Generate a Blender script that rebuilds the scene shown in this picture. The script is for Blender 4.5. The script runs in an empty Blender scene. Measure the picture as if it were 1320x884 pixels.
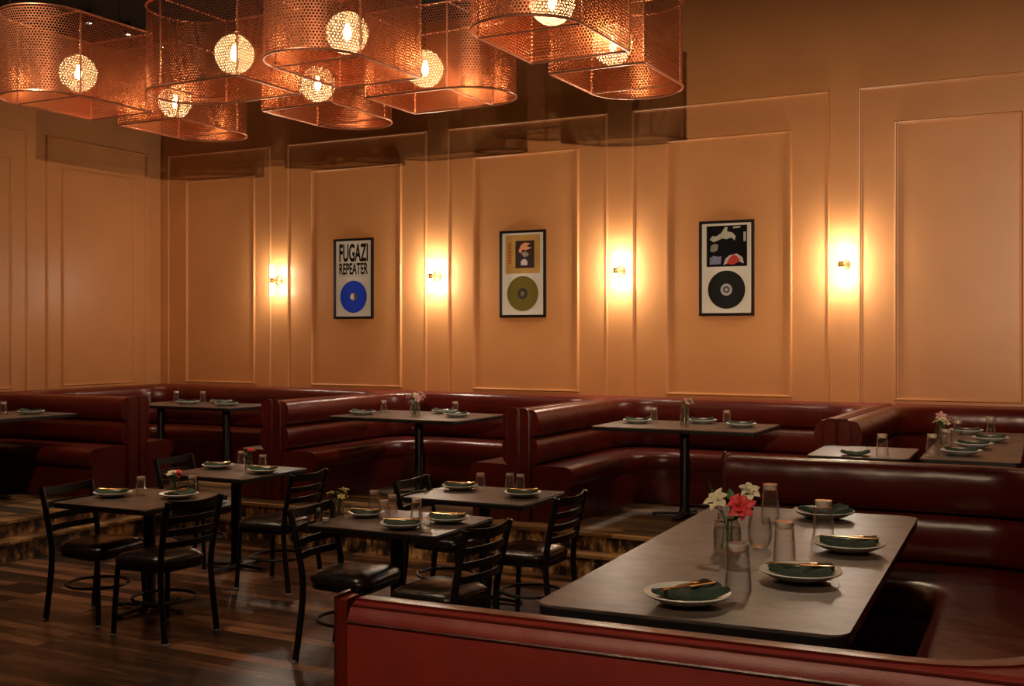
import bpy, bmesh, math, random
from mathutils import Vector, Matrix
PI = math.pi
R = math.radians
S = bpy.context.scene
C = S.collection
random.seed(7)

# ------------------------------------------------------------------ camera, world, exposure
YAW = math.atan(770 / 1460)
cam = bpy.data.cameras.new('camera')
cam.sensor_width = 36
cam.lens = 36 * 1460 / 1320
cam.shift_y = -10.5 / 1320
cam.clip_end = 100
co = bpy.data.objects.new('camera', cam)
C.objects.link(co)
co.location = (0, 0, 1.8)
co.rotation_euler = (PI / 2, 0, YAW)
S.camera = co

w = bpy.data.worlds.new('world')
S.world = w
w.use_nodes = True
w.node_tree.nodes['Background'].inputs[0].default_value = (1.0, 0.75, 0.5, 1)
w.node_tree.nodes['Background'].inputs[1].default_value = 0.0

S.view_settings.view_transform = 'Standard'
S.view_settings.look = 'None'
S.view_settings.exposure = 0.0
S.view_settings.gamma = 1.0
S.view_settings.use_curve_mapping = False
S.cycles.transparent_max_bounces = 32
S.cycles.max_bounces = 8
S.cycles.sample_clamp_indirect = 4.0
S.cycles.caustics_reflective = False
S.cycles.caustics_refractive = False
S.cycles.use_denoising = True

WARM = (1.0, 0.60, 0.30)
BULB_W = 20.0        # each globe
SCONCE_W = 25.0       # each sconce tube
SPOT_W = 75.0       # each ceiling spotlight
WASH_W = 2550.0      # unseen wall-wash spotlight added behind the camera


def lamp(name, kind, loc, power, color, parent=None, size=0.05, spot=None, target=None, blend=0.6):
    l = bpy.data.lights.new(name, kind)
    l.energy = power
    l.color = color
    if kind in ('POINT', 'SPOT'):
        l.shadow_soft_size = size
    if kind == 'AREA':
        l.shape = 'DISK'
        l.size = size
    if spot:
        l.spot_size = R(spot)
        l.spot_blend = blend
    o = bpy.data.objects.new(name, l)
    C.objects.link(o)
    o.location = loc
    if target is not None:
        d = Vector(target) - Vector(loc)
        o.rotation_euler = d.to_track_quat('-Z', 'Y').to_euler()
    if parent:
        o.parent = parent
    return o


# ------------------------------------------------------------------ materials
def nt(name):
    m = bpy.data.materials.new(name)
    m.use_nodes = True
    t = m.node_tree
    return m, t, t.nodes['Principled BSDF']


def node(t, kind, **kw):
    n = t.nodes.new(kind)
    for k, v in kw.items():
        if k.startswith('i_'):
            key = k[2:]
            n.inputs[int(key) if key.isdigit() else key].default_value = v
        else:
            setattr(n, k, v)
    return n


def coords(t, scale=(1, 1, 1), kind='Object', rot=(0, 0, 0)):
    tc = node(t, 'ShaderNodeTexCoord')
    mp = node(t, 'ShaderNodeMapping')
    mp.inputs['Scale'].default_value = scale
    mp.inputs['Rotation'].default_value = rot
    t.links.new(tc.outputs[kind], mp.inputs[0])
    return mp.outputs[0]


def ramp(t, fac, stops):
    r = node(t, 'ShaderNodeValToRGB')
    e = r.color_ramp.elements
    while len(e) < len(stops):
        e.new(0.5)
    for i, (p, c) in enumerate(stops):
        e[i].position = p
        e[i].color = (*c, 1)
    t.links.new(fac, r.inputs[0])
    return r.outputs[0]


def add_bump(t, b, height, strength, dist=0.01):
    n = node(t, 'ShaderNodeBump', i_Strength=strength, i_Distance=dist)
    t.links.new(height, n.inputs['Height'])
    t.links.new(n.outputs[0], b.inputs['Normal'])


def plain(name, col, rough=0.5, metal=0.0, var=0.12, scale=9, bump=0.0, spec=0.5):
    m, t, b = nt(name)
    c = coords(t)
    n = node(t, 'ShaderNodeTexNoise', i_Scale=scale, i_Detail=4.0)
    t.links.new(c, n.inputs['Vector'])
    lo = tuple(x * (1 - var) for x in col)
    hi = tuple(min(1, x * (1 + var)) for x in col)
    t.links.new(ramp(t, n.outputs[0], [(0.3, lo), (0.7, hi)]), b.inputs['Base Color'])
    b.inputs['Roughness'].default_value = rough
    b.inputs['Metallic'].default_value = metal
    b.inputs['Specular IOR Level'].default_value = spec
    if bump:
        add_bump(t, b, n.outputs[0], bump)
    return m


def leather(name, col, rough=0.33, grain=0.02):
    m, t, b = nt(name)
    c = coords(t)
    n = node(t, 'ShaderNodeTexNoise', i_Scale=3.0, i_Detail=5.0, i_Roughness=0.6)
    t.links.new(c, n.inputs['Vector'])
    t.links.new(ramp(t, n.outputs[0], [(0.3, tuple(x * 0.75 for x in col)), (0.7, tuple(x * 1.2 for x in col))]), b.inputs['Base Color'])
    v = node(t, 'ShaderNodeTexNoise', i_Scale=5.0, i_Detail=2.0)
    t.links.new(c, v.inputs['Vector'])
    g = node(t, 'ShaderNodeTexVoronoi', i_Scale=260.0)
    t.links.new(c, g.inputs['Vector'])
    mx = node(t, 'ShaderNodeMath', operation='MULTIPLY_ADD')
    mx.inputs[1].default_value = grain
    t.links.new(g.outputs[0], mx.inputs[0])
    t.links.new(v.outputs[0], mx.inputs[2])
    add_bump(t, b, mx.outputs[0], 0.35, 0.03)
    b.inputs['Roughness'].default_value = rough
    return m


def planks(name, c0, c1, c2, rough=0.34, rot=0.0, width=0.11):
    m, t, b = nt(name)
    c = coords(t, rot=(0, 0, rot))
    br = node(t, 'ShaderNodeTexBrick', i_Scale=1.0)
    br.inputs['Color1'].default_value = (0.15, 0.15, 0.15, 1)
    br.inputs['Color2'].default_value = (0.9, 0.9, 0.9, 1)
    br.inputs['Mortar'].default_value = (0, 0, 0, 1)
    br.inputs['Mortar Size'].default_value = 0.003
    br.inputs['Brick Width'].default_value = 1.1
    br.inputs['Row Height'].default_value = width
    br.offset = 0.37
    t.links.new(c, br.inputs['Vector'])
    c2n = coords(t, (1.6, 16, 4), rot=(0, 0, rot))
    n = node(t, 'ShaderNodeTexNoise', i_Scale=1.0, i_Detail=8.0, i_Roughness=0.7)
    t.links.new(c2n, n.inputs['Vector'])
    mx = node(t, 'ShaderNodeMixRGB', blend_type='MIX')
    mx.inputs[0].default_value = 0.6
    t.links.new(br.outputs[0], mx.inputs[1])
    t.links.new(n.outputs[0], mx.inputs[2])
    col = ramp(t, mx.outputs[0], [(0.34, c0), (0.5, c1), (0.68, c2)])
    t.links.new(col, b.inputs['Base Color'])
    rr = node(t, 'ShaderNodeMapRange')
    rr.inputs['To Min'].default_value = rough + 0.18
    rr.inputs['To Max'].default_value = rough - 0.12
    t.links.new(n.outputs[0], rr.inputs[0])
    t.links.new(rr.outputs[0], b.inputs['Roughness'])
    add_bump(t, b, mx.outputs[0], 0.35, 0.006)
    return m


def blotch(name, dark, mid, light):
    m, t, b = nt(name)
    c = coords(t, (21, 21, 11))
    n = node(t, 'ShaderNodeTexNoise', i_Scale=1.0, i_Detail=6.0, i_Roughness=0.65)
    t.links.new(c, n.inputs['Vector'])
    v = node(t, 'ShaderNodeTexVoronoi', i_Scale=0.45)
    t.links.new(c, v.inputs['Vector'])
    mx = node(t, 'ShaderNodeMixRGB', blend_type='MIX')
    mx.inputs[0].default_value = 0.3
    t.links.new(n.outputs[0], mx.inputs[1])
    t.links.new(v.outputs[0], mx.inputs[2])
    t.links.new(ramp(t, mx.outputs[0], [(0.44, dark), (0.53, mid), (0.64, light)]), b.inputs['Base Color'])
    b.inputs['Roughness'].default_value = 0.5
    return m


def tabletop_mat(name, c0, c1, rough=0.36):
    m, t, b = nt(name)
    c = coords(t, (9, 16, 9))
    n = node(t, 'ShaderNodeTexNoise', i_Scale=1.0, i_Detail=6.0, i_Roughness=0.65)
    t.links.new(c, n.inputs['Vector'])
    c2 = coords(t, (4, 4, 4))
    n2 = node(t, 'ShaderNodeTexNoise', i_Scale=1.0, i_Detail=4.0)
    t.links.new(c2, n2.inputs['Vector'])
    mx = node(t, 'ShaderNodeMixRGB')
    mx.inputs[0].default_value = 0.5
    t.links.new(n.outputs[0], mx.inputs[1])
    t.links.new(n2.outputs[0], mx.inputs[2])
    t.links.new(ramp(t, mx.outputs[0], [(0.38, c0), (0.62, c1)]), b.inputs['Base Color'])
    b.inputs['Roughness'].default_value = rough
    add_bump(t, b, n.outputs[0], 0.08, 0.002)
    return m


def glow(name, col, strength):
    m = bpy.data.materials.new(name)
    m.use_nodes = True
    t = m.node_tree
    t.nodes.remove(t.nodes['Principled BSDF'])
    e = node(t, 'ShaderNodeEmission', i_Color=(*col, 1), i_Strength=strength)
    t.links.new(e.outputs[0], t.nodes['Material Output'].inputs[0])
    return m


def thin_glass(name, tint=(1, 1, 1), haze=0.0, edge=1.0):
    # thin glass wall: clear straight on, mirror-like at grazing angles
    m = bpy.data.materials.new(name)
    m.use_nodes = True
    t = m.node_tree
    t.nodes.remove(t.nodes['Principled BSDF'])
    tr = node(t, 'ShaderNodeBsdfTransparent', i_Color=(*tint, 1))
    gl = node(t, 'ShaderNodeBsdfGlossy', i_Roughness=0.07)
    lw = node(t, 'ShaderNodeLayerWeight', i_Blend=0.5)
    pw = node(t, 'ShaderNodeMath', operation='POWER')
    pw.inputs[1].default_value = 2.2
    t.links.new(lw.outputs['Facing'], pw.inputs[0])
    mu = node(t, 'ShaderNodeMath', operation='MULTIPLY_ADD')
    mu.inputs[1].default_value = edge
    mu.inputs[2].default_value = 0.035
    mu.use_clamp = True
    t.links.new(pw.outputs[0], mu.inputs[0])
    mx = node(t, 'ShaderNodeMixShader')
    t.links.new(mu.outputs[0], mx.inputs[0])
    t.links.new(tr.outputs[0], mx.inputs[1])
    t.links.new(gl.outputs[0], mx.inputs[2])
    out = mx.outputs[0]
    if haze:
        df = node(t, 'ShaderNodeBsdfTranslucent', i_Color=(1, 0.9, 0.75, 1))
        m2 = node(t, 'ShaderNodeMixShader')
        m2.inputs[0].default_value = haze
        t.links.new(out, m2.inputs[1])
        t.links.new(df.outputs[0], m2.inputs[2])
        out = m2.outputs[0]
    t.links.new(out, t.nodes['Material Output'].inputs[0])
    return m


def perforated(name, pitch=0.021, hole=0.36):
    m, t, b = nt(name)
    b.inputs['Base Color'].default_value = (0.66, 0.25, 0.13, 1)
    b.inputs['Metallic'].default_value = 0.8
    b.inputs['Roughness'].default_value = 0.36
    uv = node(t, 'ShaderNodeUVMap', uv_map='UVMap')
    sp = node(t, 'ShaderNodeSeparateXYZ')
    t.links.new(uv.outputs[0], sp.inputs[0])

    def M(op, a, bb=None):
        n = node(t, 'ShaderNodeMath', operation=op)
        for i, v in enumerate((a, bb)):
            if v is None:
                continue
            if isinstance(v, (int, float)):
                n.inputs[i].default_value = v
            else:
                t.links.new(v, n.inputs[i])
        return n.outputs[0]
    v = M('DIVIDE', sp.outputs[1], pitch * 0.866)
    row = M('FLOOR', v)
    fv = M('SUBTRACT', M('FRACT', v), 0.5)
    u = M('ADD', M('DIVIDE', sp.outputs[0], pitch), M('MULTIPLY', M('MODULO', row, 2.0), 0.5))
    fu = M('SUBTRACT', M('FRACT', u), 0.5)
    d2 = M('ADD', M('MULTIPLY', fu, fu), M('MULTIPLY', M('MULTIPLY', fv, fv), 0.75))
    inside = M('LESS_THAN', d2, hole * hole)
    tr = node(t, 'ShaderNodeBsdfTransparent')
    mx = node(t, 'ShaderNodeMixShader')
    t.links.new(inside, mx.inputs[0])
    t.links.new(b.outputs[0], mx.inputs[1])
    t.links.new(tr.outputs[0], mx.inputs[2])
    t.links.new(mx.outputs[0], t.nodes['Material Output'].inputs[0])
    # faint dents so that reflections streak
    c = coords(t, (30, 30, 1.2))
    n = node(t, 'ShaderNodeTexNoise', i_Scale=1.0, i_Detail=2.0)
    t.links.new(c, n.inputs['Vector'])
    add_bump(t, b, n.outputs[0], 0.25, 0.01)
    return m


M = {}
M['wall'] = plain('wall_paint', (0.565, 0.256, 0.097), 0.36, var=0.05, scale=2.5, bump=0.05)
M['ceiling'] = plain('black_ceiling_paint', (0.006, 0.005, 0.005), 0.8)
M['floor'] = planks('dark_plank_floor', (0.006, 0.003, 0.002), (0.050, 0.021, 0.011), (0.27, 0.125, 0.065), 0.30, rot=0.0)
M['deck'] = planks('brown_platform_planks', (0.012, 0.006, 0.003), (0.10, 0.05, 0.02), (0.30, 0.17, 0.065), 0.50)
M['riser'] = blotch('distressed_gold_step', (0.014, 0.007, 0.004), (0.20, 0.095, 0.034), (0.62, 0.36, 0.13))
M['leather'] = leather('oxblood_leather', (0.095, 0.0095, 0.006), 0.29)
M['leather_flat'] = leather('red_leather_panel', (0.17, 0.012, 0.008), 0.48)
M['welt'] = leather('oxblood_welt', (0.075, 0.009, 0.006), 0.36)
M['top'] = tabletop_mat('brown_tabletop', (0.040, 0.029, 0.025), (0.155, 0.118, 0.10), 0.38)
M['edge'] = plain('black_table_edge', (0.010, 0.009, 0.009), 0.35)
M['black'] = plain('black_metal', (0.006, 0.006, 0.0065), 0.42, 0.0, spec=0.35)
M['vinyl'] = leather('black_vinyl', (0.016, 0.011, 0.009), 0.25)
M['glide'] = plain('grey_glide', (0.25, 0.24, 0.23), 0.4)
M['china'] = plain('white_china', (0.78, 0.80, 0.77), 0.22, var=0.02)
M['napkin'] = plain('green_cloth', (0.026, 0.052, 0.034), 0.8, var=0.25, scale=60, bump=0.3)
M['gold'] = plain('gold_metal', (0.85, 0.52, 0.20), 0.25, 1.0)
M['brass'] = plain('brass', (0.55, 0.36, 0.13), 0.3, 0.9)
M['glass'] = thin_glass('clear_glass', haze=0.012)
M['globe'] = thin_glass('seeded_globe_glass', (1, 0.93, 0.85), haze=0.24, edge=0.45)
M['bulbglass'] = glow('lamp_filament', (1.0, 0.60, 0.26), 60)
M['tube'] = glow('sconce_tube', (1.0, 0.88, 0.70), 26)
M['spot'] = glow('spotlight_lens', (1.0, 0.8, 0.55), 30)
M['copper'] = perforated('perforated_copper')
M['rim'] = plain('copper_rim', (0.80, 0.38, 0.24), 0.3, 0.9)
M['frame'] = plain('black_picture_frame', (0.007, 0.005, 0.005), 0.5, spec=0.2)
M['mat'] = plain('white_mat_board', (0.68, 0.66, 0.62), 0.7, var=0.02)
M['ink'] = plain('black_ink', (0.008, 0.008, 0.009), 0.85, spec=0.1)
M['water'] = thin_glass('water', (0.86, 0.88, 0.84), edge=0.5)
M['leaf'] = plain('green_leaf', (0.06, 0.14, 0.03), 0.5, var=0.4, scale=30)
M['petal_w'] = plain('cream_petal', (0.80, 0.74, 0.52), 0.6, var=0.1, scale=50)
M['petal_r'] = plain('red_petal', (0.75, 0.05, 0.06), 0.55, var=0.2, scale=50)
M['petal_p'] = plain('pink_petal', (0.65, 0.35, 0.36), 0.55, var=0.2, scale=50)
M['petal_y'] = plain('yellow_petal', (0.6, 0.5, 0.15), 0.55, var=0.2, scale=50)
M['wax'] = plain('candle_wax', (0.8, 0.7, 0.5), 0.5)


# ------------------------------------------------------------------ builders
def finish(name, bm, m, parent=None, smooth=True, angle=40):
    me = bpy.data.meshes.new(name)
    bmesh.ops.recalc_face_normals(bm, faces=bm.faces)
    bm.to_mesh(me)
    bm.free()
    if m is not None:
        me.materials.append(m)
    if smooth:
        for p in me.polygons:
            p.use_smooth = True
        try:
            me.set_sharp_from_angle(angle=R(angle))
        except Exception:
            pass
    o = bpy.data.objects.new(name, me)
    C.objects.link(o)
    if parent:
        o.parent = parent
    return o


def tag(o, label=None, cat=None, group=None, kind=None):
    if label:
        o['label'] = label
    if cat:
        o['category'] = cat
    if group:
        o['group'] = group
    if kind:
        o['kind'] = kind
    return o


def empty(name, loc, rz=0, label=None, cat=None, group=None):
    o = bpy.data.objects.new(name, None)
    o.empty_display_size = 0.1
    C.objects.link(o)
    o.location = loc
    o.rotation_euler = (0, 0, rz)
    return tag(o, label, cat, group)


def copy_tree(o, parent=None):
    c = o.copy()
    C.objects.link(c)
    c.parent = parent
    for k in ('label',):
        if parent is None and k in c:
            del c[k]
    for ch in list(o.children):
        copy_tree(ch, c)
    return c


def box(bm, x0, x1, y0, y1, z0, z1, mat=None):
    vs = [bm.verts.new((x, y, z)) for z in (z0, z1) for (x, y) in ((x0, y0), (x1, y0), (x1, y1), (x0, y1))]
    if mat is not None:
        for v in vs:
            v.co = mat @ v.co
    for f in ((3, 2, 1, 0), (4, 5, 6, 7), (0, 1, 5, 4), (1, 2, 6, 5), (2, 3, 7, 6), (3, 0, 4, 7)):
        bm.faces.new([vs[i] for i in f])
    return vs


def rbox(bm, x0, x1, y0, y1, z0, z1, r=0.01, seg=2):
    b2 = bmesh.new()
    box(b2, x0, x1, y0, y1, z0, z1)
    bmesh.ops.bevel(b2, geom=b2.edges[:], offset=r, segments=seg, affect='EDGES', profile=0.5)
    merge(bm, b2)


def merge(bm, b2, mat=None):
    vm = {}
    for v in b2.verts:
        vm[v] = bm.verts.new(mat @ v.co if mat is not None else v.co)
    for f in b2.faces:
        try:
            bm.faces.new([vm[v] for v in f.verts])
        except ValueError:
            pass
    b2.free()


def ring_loft(bm, rings, close_ring=True, cap=True):
    rr = [[bm.verts.new(p) for p in ring] for ring in rings]
    n = len(rr[0])
    for a, b in zip(rr, rr[1:]):
        for i in range(n if close_ring else n - 1):
            j = (i + 1) % n
            try:
                bm.faces.new((a[i], a[j], b[j], b[i]))
            except ValueError:
                pass
    if cap and close_ring:
        for r_ in (rr[0], rr[-1]):
            try:
                bm.faces.new(r_)
            except ValueError:
                pass
    return rr


def lathe(bm, prof, n=24, cx=0, cy=0, cz=0, cap=True):
    rings = []
    for (r_, z) in prof:
        r_ = max(r_, 0.0004)
        rings.append([(cx + r_ * math.cos(2 * PI * i / n), cy + r_ * math.sin(2 * PI * i / n), cz + z) for i in range(n)])
    ring_loft(bm, rings, True, cap)


def tube(bm, pts, rad, n=8, cap=True, flat=1.0):
    pts = [Vector(p) for p in pts]
    rings = []
    up = None
    for i, p in enumerate(pts):
        d = (pts[min(i + 1, len(pts) - 1)] - pts[max(i - 1, 0)]).normalized()
        if up is None:
            up = Vector((0, 0, 1)) if abs(d.z) < 0.9 else Vector((1, 0, 0))
        a = d.cross(up)
        if a.length < 1e-4:
            a = d.cross(Vector((0, 1, 0)))
        a.normalize()
        b = a.cross(d).normalized()
        up = b
        r_ = rad[i] if isinstance(rad, (list, tuple)) else rad
        rings.append([p + a * (r_ * math.cos(2 * PI * k / n)) + b * (r_ * flat * math.sin(2 * PI * k / n)) for k in range(n)])
    ring_loft(bm, rings, True, cap)


def smooth_pts(pts, k=6):
    P = [Vector(p) for p in pts]
    out = []
    for i in range(len(P) - 1):
        p0 = P[max(i - 1, 0)]; p1 = P[i]; p2 = P[i + 1]; p3 = P[min(i + 2, len(P) - 1)]
        for j in range(k):
            t = j / k
            out.append(0.5 * ((2 * p1) + (-p0 + p2) * t + (2 * p0 - 5 * p1 + 4 * p2 - p3) * t * t + (-p0 + 3 * p1 - 3 * p2 + p3) * t ** 3))
    out.append(P[-1])
    return out


def rrect(x0, x1, y0, y1, r, n=6):
    pts = []
    for (cx, cy, a0) in ((x1 - r, y1 - r, 0), (x0 + r, y1 - r, 90), (x0 + r, y0 + r, 180), (x1 - r, y0 + r, 270)):
        for i in range(n + 1):
            a = R(a0 + 90 * i / n)
            pts.append((cx + r * math.cos(a), cy + r * math.sin(a)))
    return pts


def slab(bm, outline, z0, z1, bevel=0.0):
    def ins(d):
        cx = sum(p[0] for p in outline) / len(outline)
        cy = sum(p[1] for p in outline) / len(outline)
        return [(cx + (x - cx) * (1 - d / max(0.05, math.hypot(x - cx, y - cy))), cy + (y - cy) * (1 - d / max(0.05, math.hypot(x - cx, y - cy)))) for x, y in outline]
    rings = []
    if bevel:
        rings = [[(x, y, z0) for x, y in ins(bevel)], [(x, y, z0 + bevel) for x, y in outline],
                 [(x, y, z1 - bevel) for x, y in outline], [(x, y, z1) for x, y in ins(bevel)]]
    else:
        rings = [[(x, y, z0) for x, y in outline], [(x, y, z1) for x, y in outline]]
    ring_loft(bm, rings)


# ------------------------------------------------------------------ room shell
P = 0.30
XL, YB, XR, YF, ZC = -10.5, 10.5, 3.0, -3.5, 5.2


def structure(name, bm, m, **kw):
    o = finish(name, bm, m, **kw)
    o['kind'] = 'structure'
    return o


def sbox(name, m, *a):
    bm = bmesh.new()
    box(bm, *a)
    return structure(name, bm, m, smooth=False)


sbox('floor', M['floor'], XL, XR, YF, YB, -0.1, 0)
sbox('ceiling', M['ceiling'], XL - 0.1, XR + 0.1, YF - 0.1, YB + 0.1, ZC, ZC + 0.1)
sbox('wall_back', M['wall'], XL - 0.1, XR + 0.1, YB, YB + 0.1, -0.1, ZC)
sbox('wall_left', M['wall'], XL - 0.1, XL, YF, YB, -0.1, ZC)
sbox('wall_right', M['wall'], XR, XR + 0.1, YF, YB, -0.1, ZC)
sbox('wall_front', M['wall'], XL - 0.1, XR + 0.1, YF - 0.1, YF, -0.1, ZC)

# raised platform around the sunken dining floor: U in plan, two steps down
RX = -1.70


def platform(name, inset, z0, z1, m):
    # U-shaped slab: everything outside the sunken rectangle grown by inset
    xa, xb, yb = -7.69 - inset, RX - 0.18 + inset, 7.70 + inset
    bm = bmesh.new()
    box(bm, XL, xa, YF, YB, z0, z1)
    box(bm, xb, XR, YF, YB, z0, z1)
    box(bm, xa, xb, yb, YB, z0, z1)
    return structure(name, bm, m, smooth=False)


platform('floor_lower_step', 0.0, 0.0, 0.145, M['riser'])
platform('floor_upper_step', 0.17, 0.145, 0.275, M['riser'])
platform('floor_platform', 0.19, 0.275, P, M['deck'])


def nosing(name, inset, z):
    xa, xb, yb = -7.69 - inset, RX - 0.18 + inset, 7.70 + inset
    bm = bmesh.new()
    t = 0.02
    box(bm, xa - 0.17, xa + t, YF, yb + 0.17, z, z + 0.022)
    box(bm, xb - t, xb + 0.17, YF, yb + 0.17, z, z + 0.022)
    box(bm, xa + t, xb - t, yb - t, yb + 0.17, z, z + 0.022)
    return structure(name, bm, M['tread'], smooth=False)


M['tread'] = planks('worn_step_tread', (0.06, 0.03, 0.012), (0.22, 0.115, 0.045), (0.50, 0.29, 0.12), 0.34)
nosing('trim_1', 0.0, 0.1451)
nosing('trim_2', 0.17, 0.2785)

# panel mouldings: rectangular frames of half-round bead on the walls
trim_n = [10]


def moulding(wall, a0, a1, z0, z1, wd=0.034, dp=0.022):
    prof = [(0.0, 0.0), (0.004, dp * 0.55), (wd * 0.3, dp), (wd * 0.55, dp * 0.9), (wd * 0.75, dp * 0.45), (wd, dp * 0.4), (wd, 0.0)]
    bm = bmesh.new()
    corners = [(a0, z0, 1, 1), (a1, z0, -1, 1), (a1, z1, -1, -1), (a0, z1, 1, -1)]
    rings = []
    for (a, z, sa, sz) in corners + corners[:1]:
        ring = []
        for (u, d) in prof:
            aa, zz = a + sa * u, z + sz * u
            ring.append((aa, YB - d, zz) if wall == 'back' else (XL + d, aa, zz))
        rings.append(ring)
    ring_loft(bm, rings, True, False)
    trim_n[0] += 1
    structure('trim_%d' % trim_n[0], bm, M['wall'], angle=30)


ZO0, ZO1, ZI0, ZI1 = 0.62, 4.03, 1.215, 3.70
for (o0, o1, i0, i1) in ((-10.386, -8.745, -10.085, -8.99), (-8.505, -6.58, -8.165, -6.91), (-6.32, -4.445, -6.01, -4.765),
                         (-4.19, -2.255, -3.835, -2.60), (-2.005, -0.10, -1.695, -0.645), (0.15, 2.05, 0.46, 1.7)):
    moulding('back', o0, o1, ZO0, ZO1)
    moulding('back', i0, i1, ZI0, ZI1)
for k in range(6):
    y1 = 10.265 - 1.745 * k
    moulding('left', y1 - 1.515, y1, ZO0, ZO1)
    moulding('left', y1 - 1.515 + 0.215, y1 - 0.2, ZI0, ZI1)


# ------------------------------------------------------------------ booths
def rpath(pts, r, n=8, ds=None):
    out = []
    N = len(pts)
    for i in range(N):
        p = Vector(pts[i])
        if i == 0 or i == N - 1:
            d = (Vector(pts[1]) - p) if i == 0 else (p - Vector(pts[-2]))
            d.normalize()
            out.append((p, Vector((-d.y, d.x))))
        else:
            a = (Vector(pts[i - 1]) - p).normalized()
            b = (Vector(pts[i + 1]) - p).normalized()
            cen = p + (a + b) * r
            for k in range(n + 1):
                t = k / n * PI / 2
                # from p + a*r to p + b*r
                v = -b * math.cos(t) - a * math.sin(t)
                out.append((cen + v * r, v.copy()))
    return out


def loft_path(bm, paths, section):
    # section: list of (path key, offset outward, z)
    n = len(next(iter(paths.values())))
    rings = []
    for i in range(n):
        ring = []
        for (k, off, z) in section:
            p, nn = paths[k][i]
            q = p + nn * off
            ring.append((q.x, q.y, z))
        rings.append(ring)
    ring_loft(bm, rings)


def booth(label, loc, rz, outer, back, seat, group=None, r_seat=0.28, r_back=0.42, r_out=0.02, bulge=0.10, piping=False, top=0.90, name='booth_bench', endw=True):
    t = empty(name, loc, rz, label, 'booth', group)
    pp = {'o': rpath(outer, r_out), 'b': rpath(back, r_back), 's': rpath(seat, r_seat)}
    bm = bmesh.new()
    loft_path(bm, pp, [('s', 0.035, 0.003), ('s', 0.035, 0.30), ('b', 0, 0.30), ('b', 0, 0.003)])
    finish('seat_base', bm, M['leather'], t)
    bm = bmesh.new()
    loft_path(bm, pp, [('s', 0.012, 0.30), ('s', -0.005, 0.33), ('s', -0.008, 0.385), ('s', 0.004, 0.42), ('s', 0.03, 0.443), ('s', 0.08, 0.453),
                       ('b', -0.1, 0.45), ('b', 0, 0.44), ('b', 0, 0.30)])
    finish('seat_cushion', bm, M['leather'], t, angle=60)
    hs = (top - 0.445) / 2
    for k in (0, 1):
        z0 = 0.445 + hs * k
        sec = [('b', 0.0, z0 + 0.001)]
        nseg = 9
        for q in range(nseg + 1):
            a = q / nseg
            ang = PI * a
            bb = bulge * (math.sin(ang) ** 0.55 if 0 < a < 1 else 0)
            zz = z0 + hs * 0.5 * (1 - math.cos(ang))
            if k == 1 and a > 0.5:
                zz = z0 + hs * 0.5 * (1 - math.cos(ang))
            sec.append(('b', -bb - 0.002, zz if 0 < a < 1 else z0 + hs * (0.004 if a == 0 else 0.996)))
        if k == 1:
            sec.append(('b', 0.02, top))
            sec.append(('b', 0.02, z0 + 0.1))
        bm = bmesh.new()
        loft_path(bm, pp, sec)
        finish('back_roll', bm, M['leather'], t, angle=70)
    bm = bmesh.new()
    loft_path(bm, pp, [('o', 0, 0.003), ('o', 0, top - 0.045), ('o', -0.012, top - 0.02), ('o', -0.03, top - 0.008), ('b', 0.015, top - 0.004), ('b', 0.004, top - 0.06), ('b', 0.004, 0.003)])
    finish('back_panel', bm, M['leather_flat'], t, angle=50)
    for e in ((0, -1) if endw else ()):
        po, no = pp['o'][e]
        pb, nb = pp['b'][e]
        tng = Vector((nb.y, -nb.x)) * (1 if e == -1 else -1)
        q0 = po
        wdt = (po - pb).dot(nb)
        ring = []
        prof = [(-0.0, 0.003), (-0.0, top - 0.01), (-0.003, top + 0.002), (-0.01, top + 0.004), (-wdt + 0.0, top + 0.004), (-wdt - 0.02, top - 0.012), (-wdt - 0.032, top - 0.05), (-wdt - 0.032, 0.003)]
        bm = bmesh.new()
        rings = []
        for dd in (0.001, 0.03):
            rings.append([tuple((po + nb * a + tng * dd).to_3d() + Vector((0, 0, z))) for a, z in prof])
        ring_loft(bm, rings)
        finish('end_panel', bm, M['leather'], t, angle=30)
        bm = bmesh.new()
        tube(bm, [(po + nb * (a + (-0.004 if a == 0 else 0)) + tng * 0.03).to_3d() + Vector((0, 0, z + (0.004 if z > top - 0.1 else 0))) for a, z in prof], 0.006, 6)
        finish('welt', bm, M['welt'], t)
    if piping:
        bm = bmesh.new()
        for off, z in ((0.0, top - 0.046), (-0.02, top - 0.014)):
            tube(bm, [tuple((p + nn * off).to_3d() + Vector((0, 0, z))) for p, nn in pp['o']], 0.004, 6)
        finish('piping', bm, M['welt'], t)
    return t


D1, D2, D3 = -6.735, -4.210, -1.690
G = 'booths along the walls'
YS, YK, YO = 9.60, 10.10, 10.47
hw, ss = 0.062, 0.47


def wall_booth(xa, xb, label, y0=8.12):
    return booth(label, (0, 0, P), 0,
                 [(xa, y0), (xa, YO), (xb, YO), (xb, y0)],
                 [(xa + hw, y0), (xa + hw, YK), (xb - hw, YK), (xb - hw, y0)],
                 [(xa + ss, y0), (xa + ss, YS), (xb - ss, YS), (xb - ss, y0)], G, r_back=0.45, r_seat=0.32)


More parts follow.
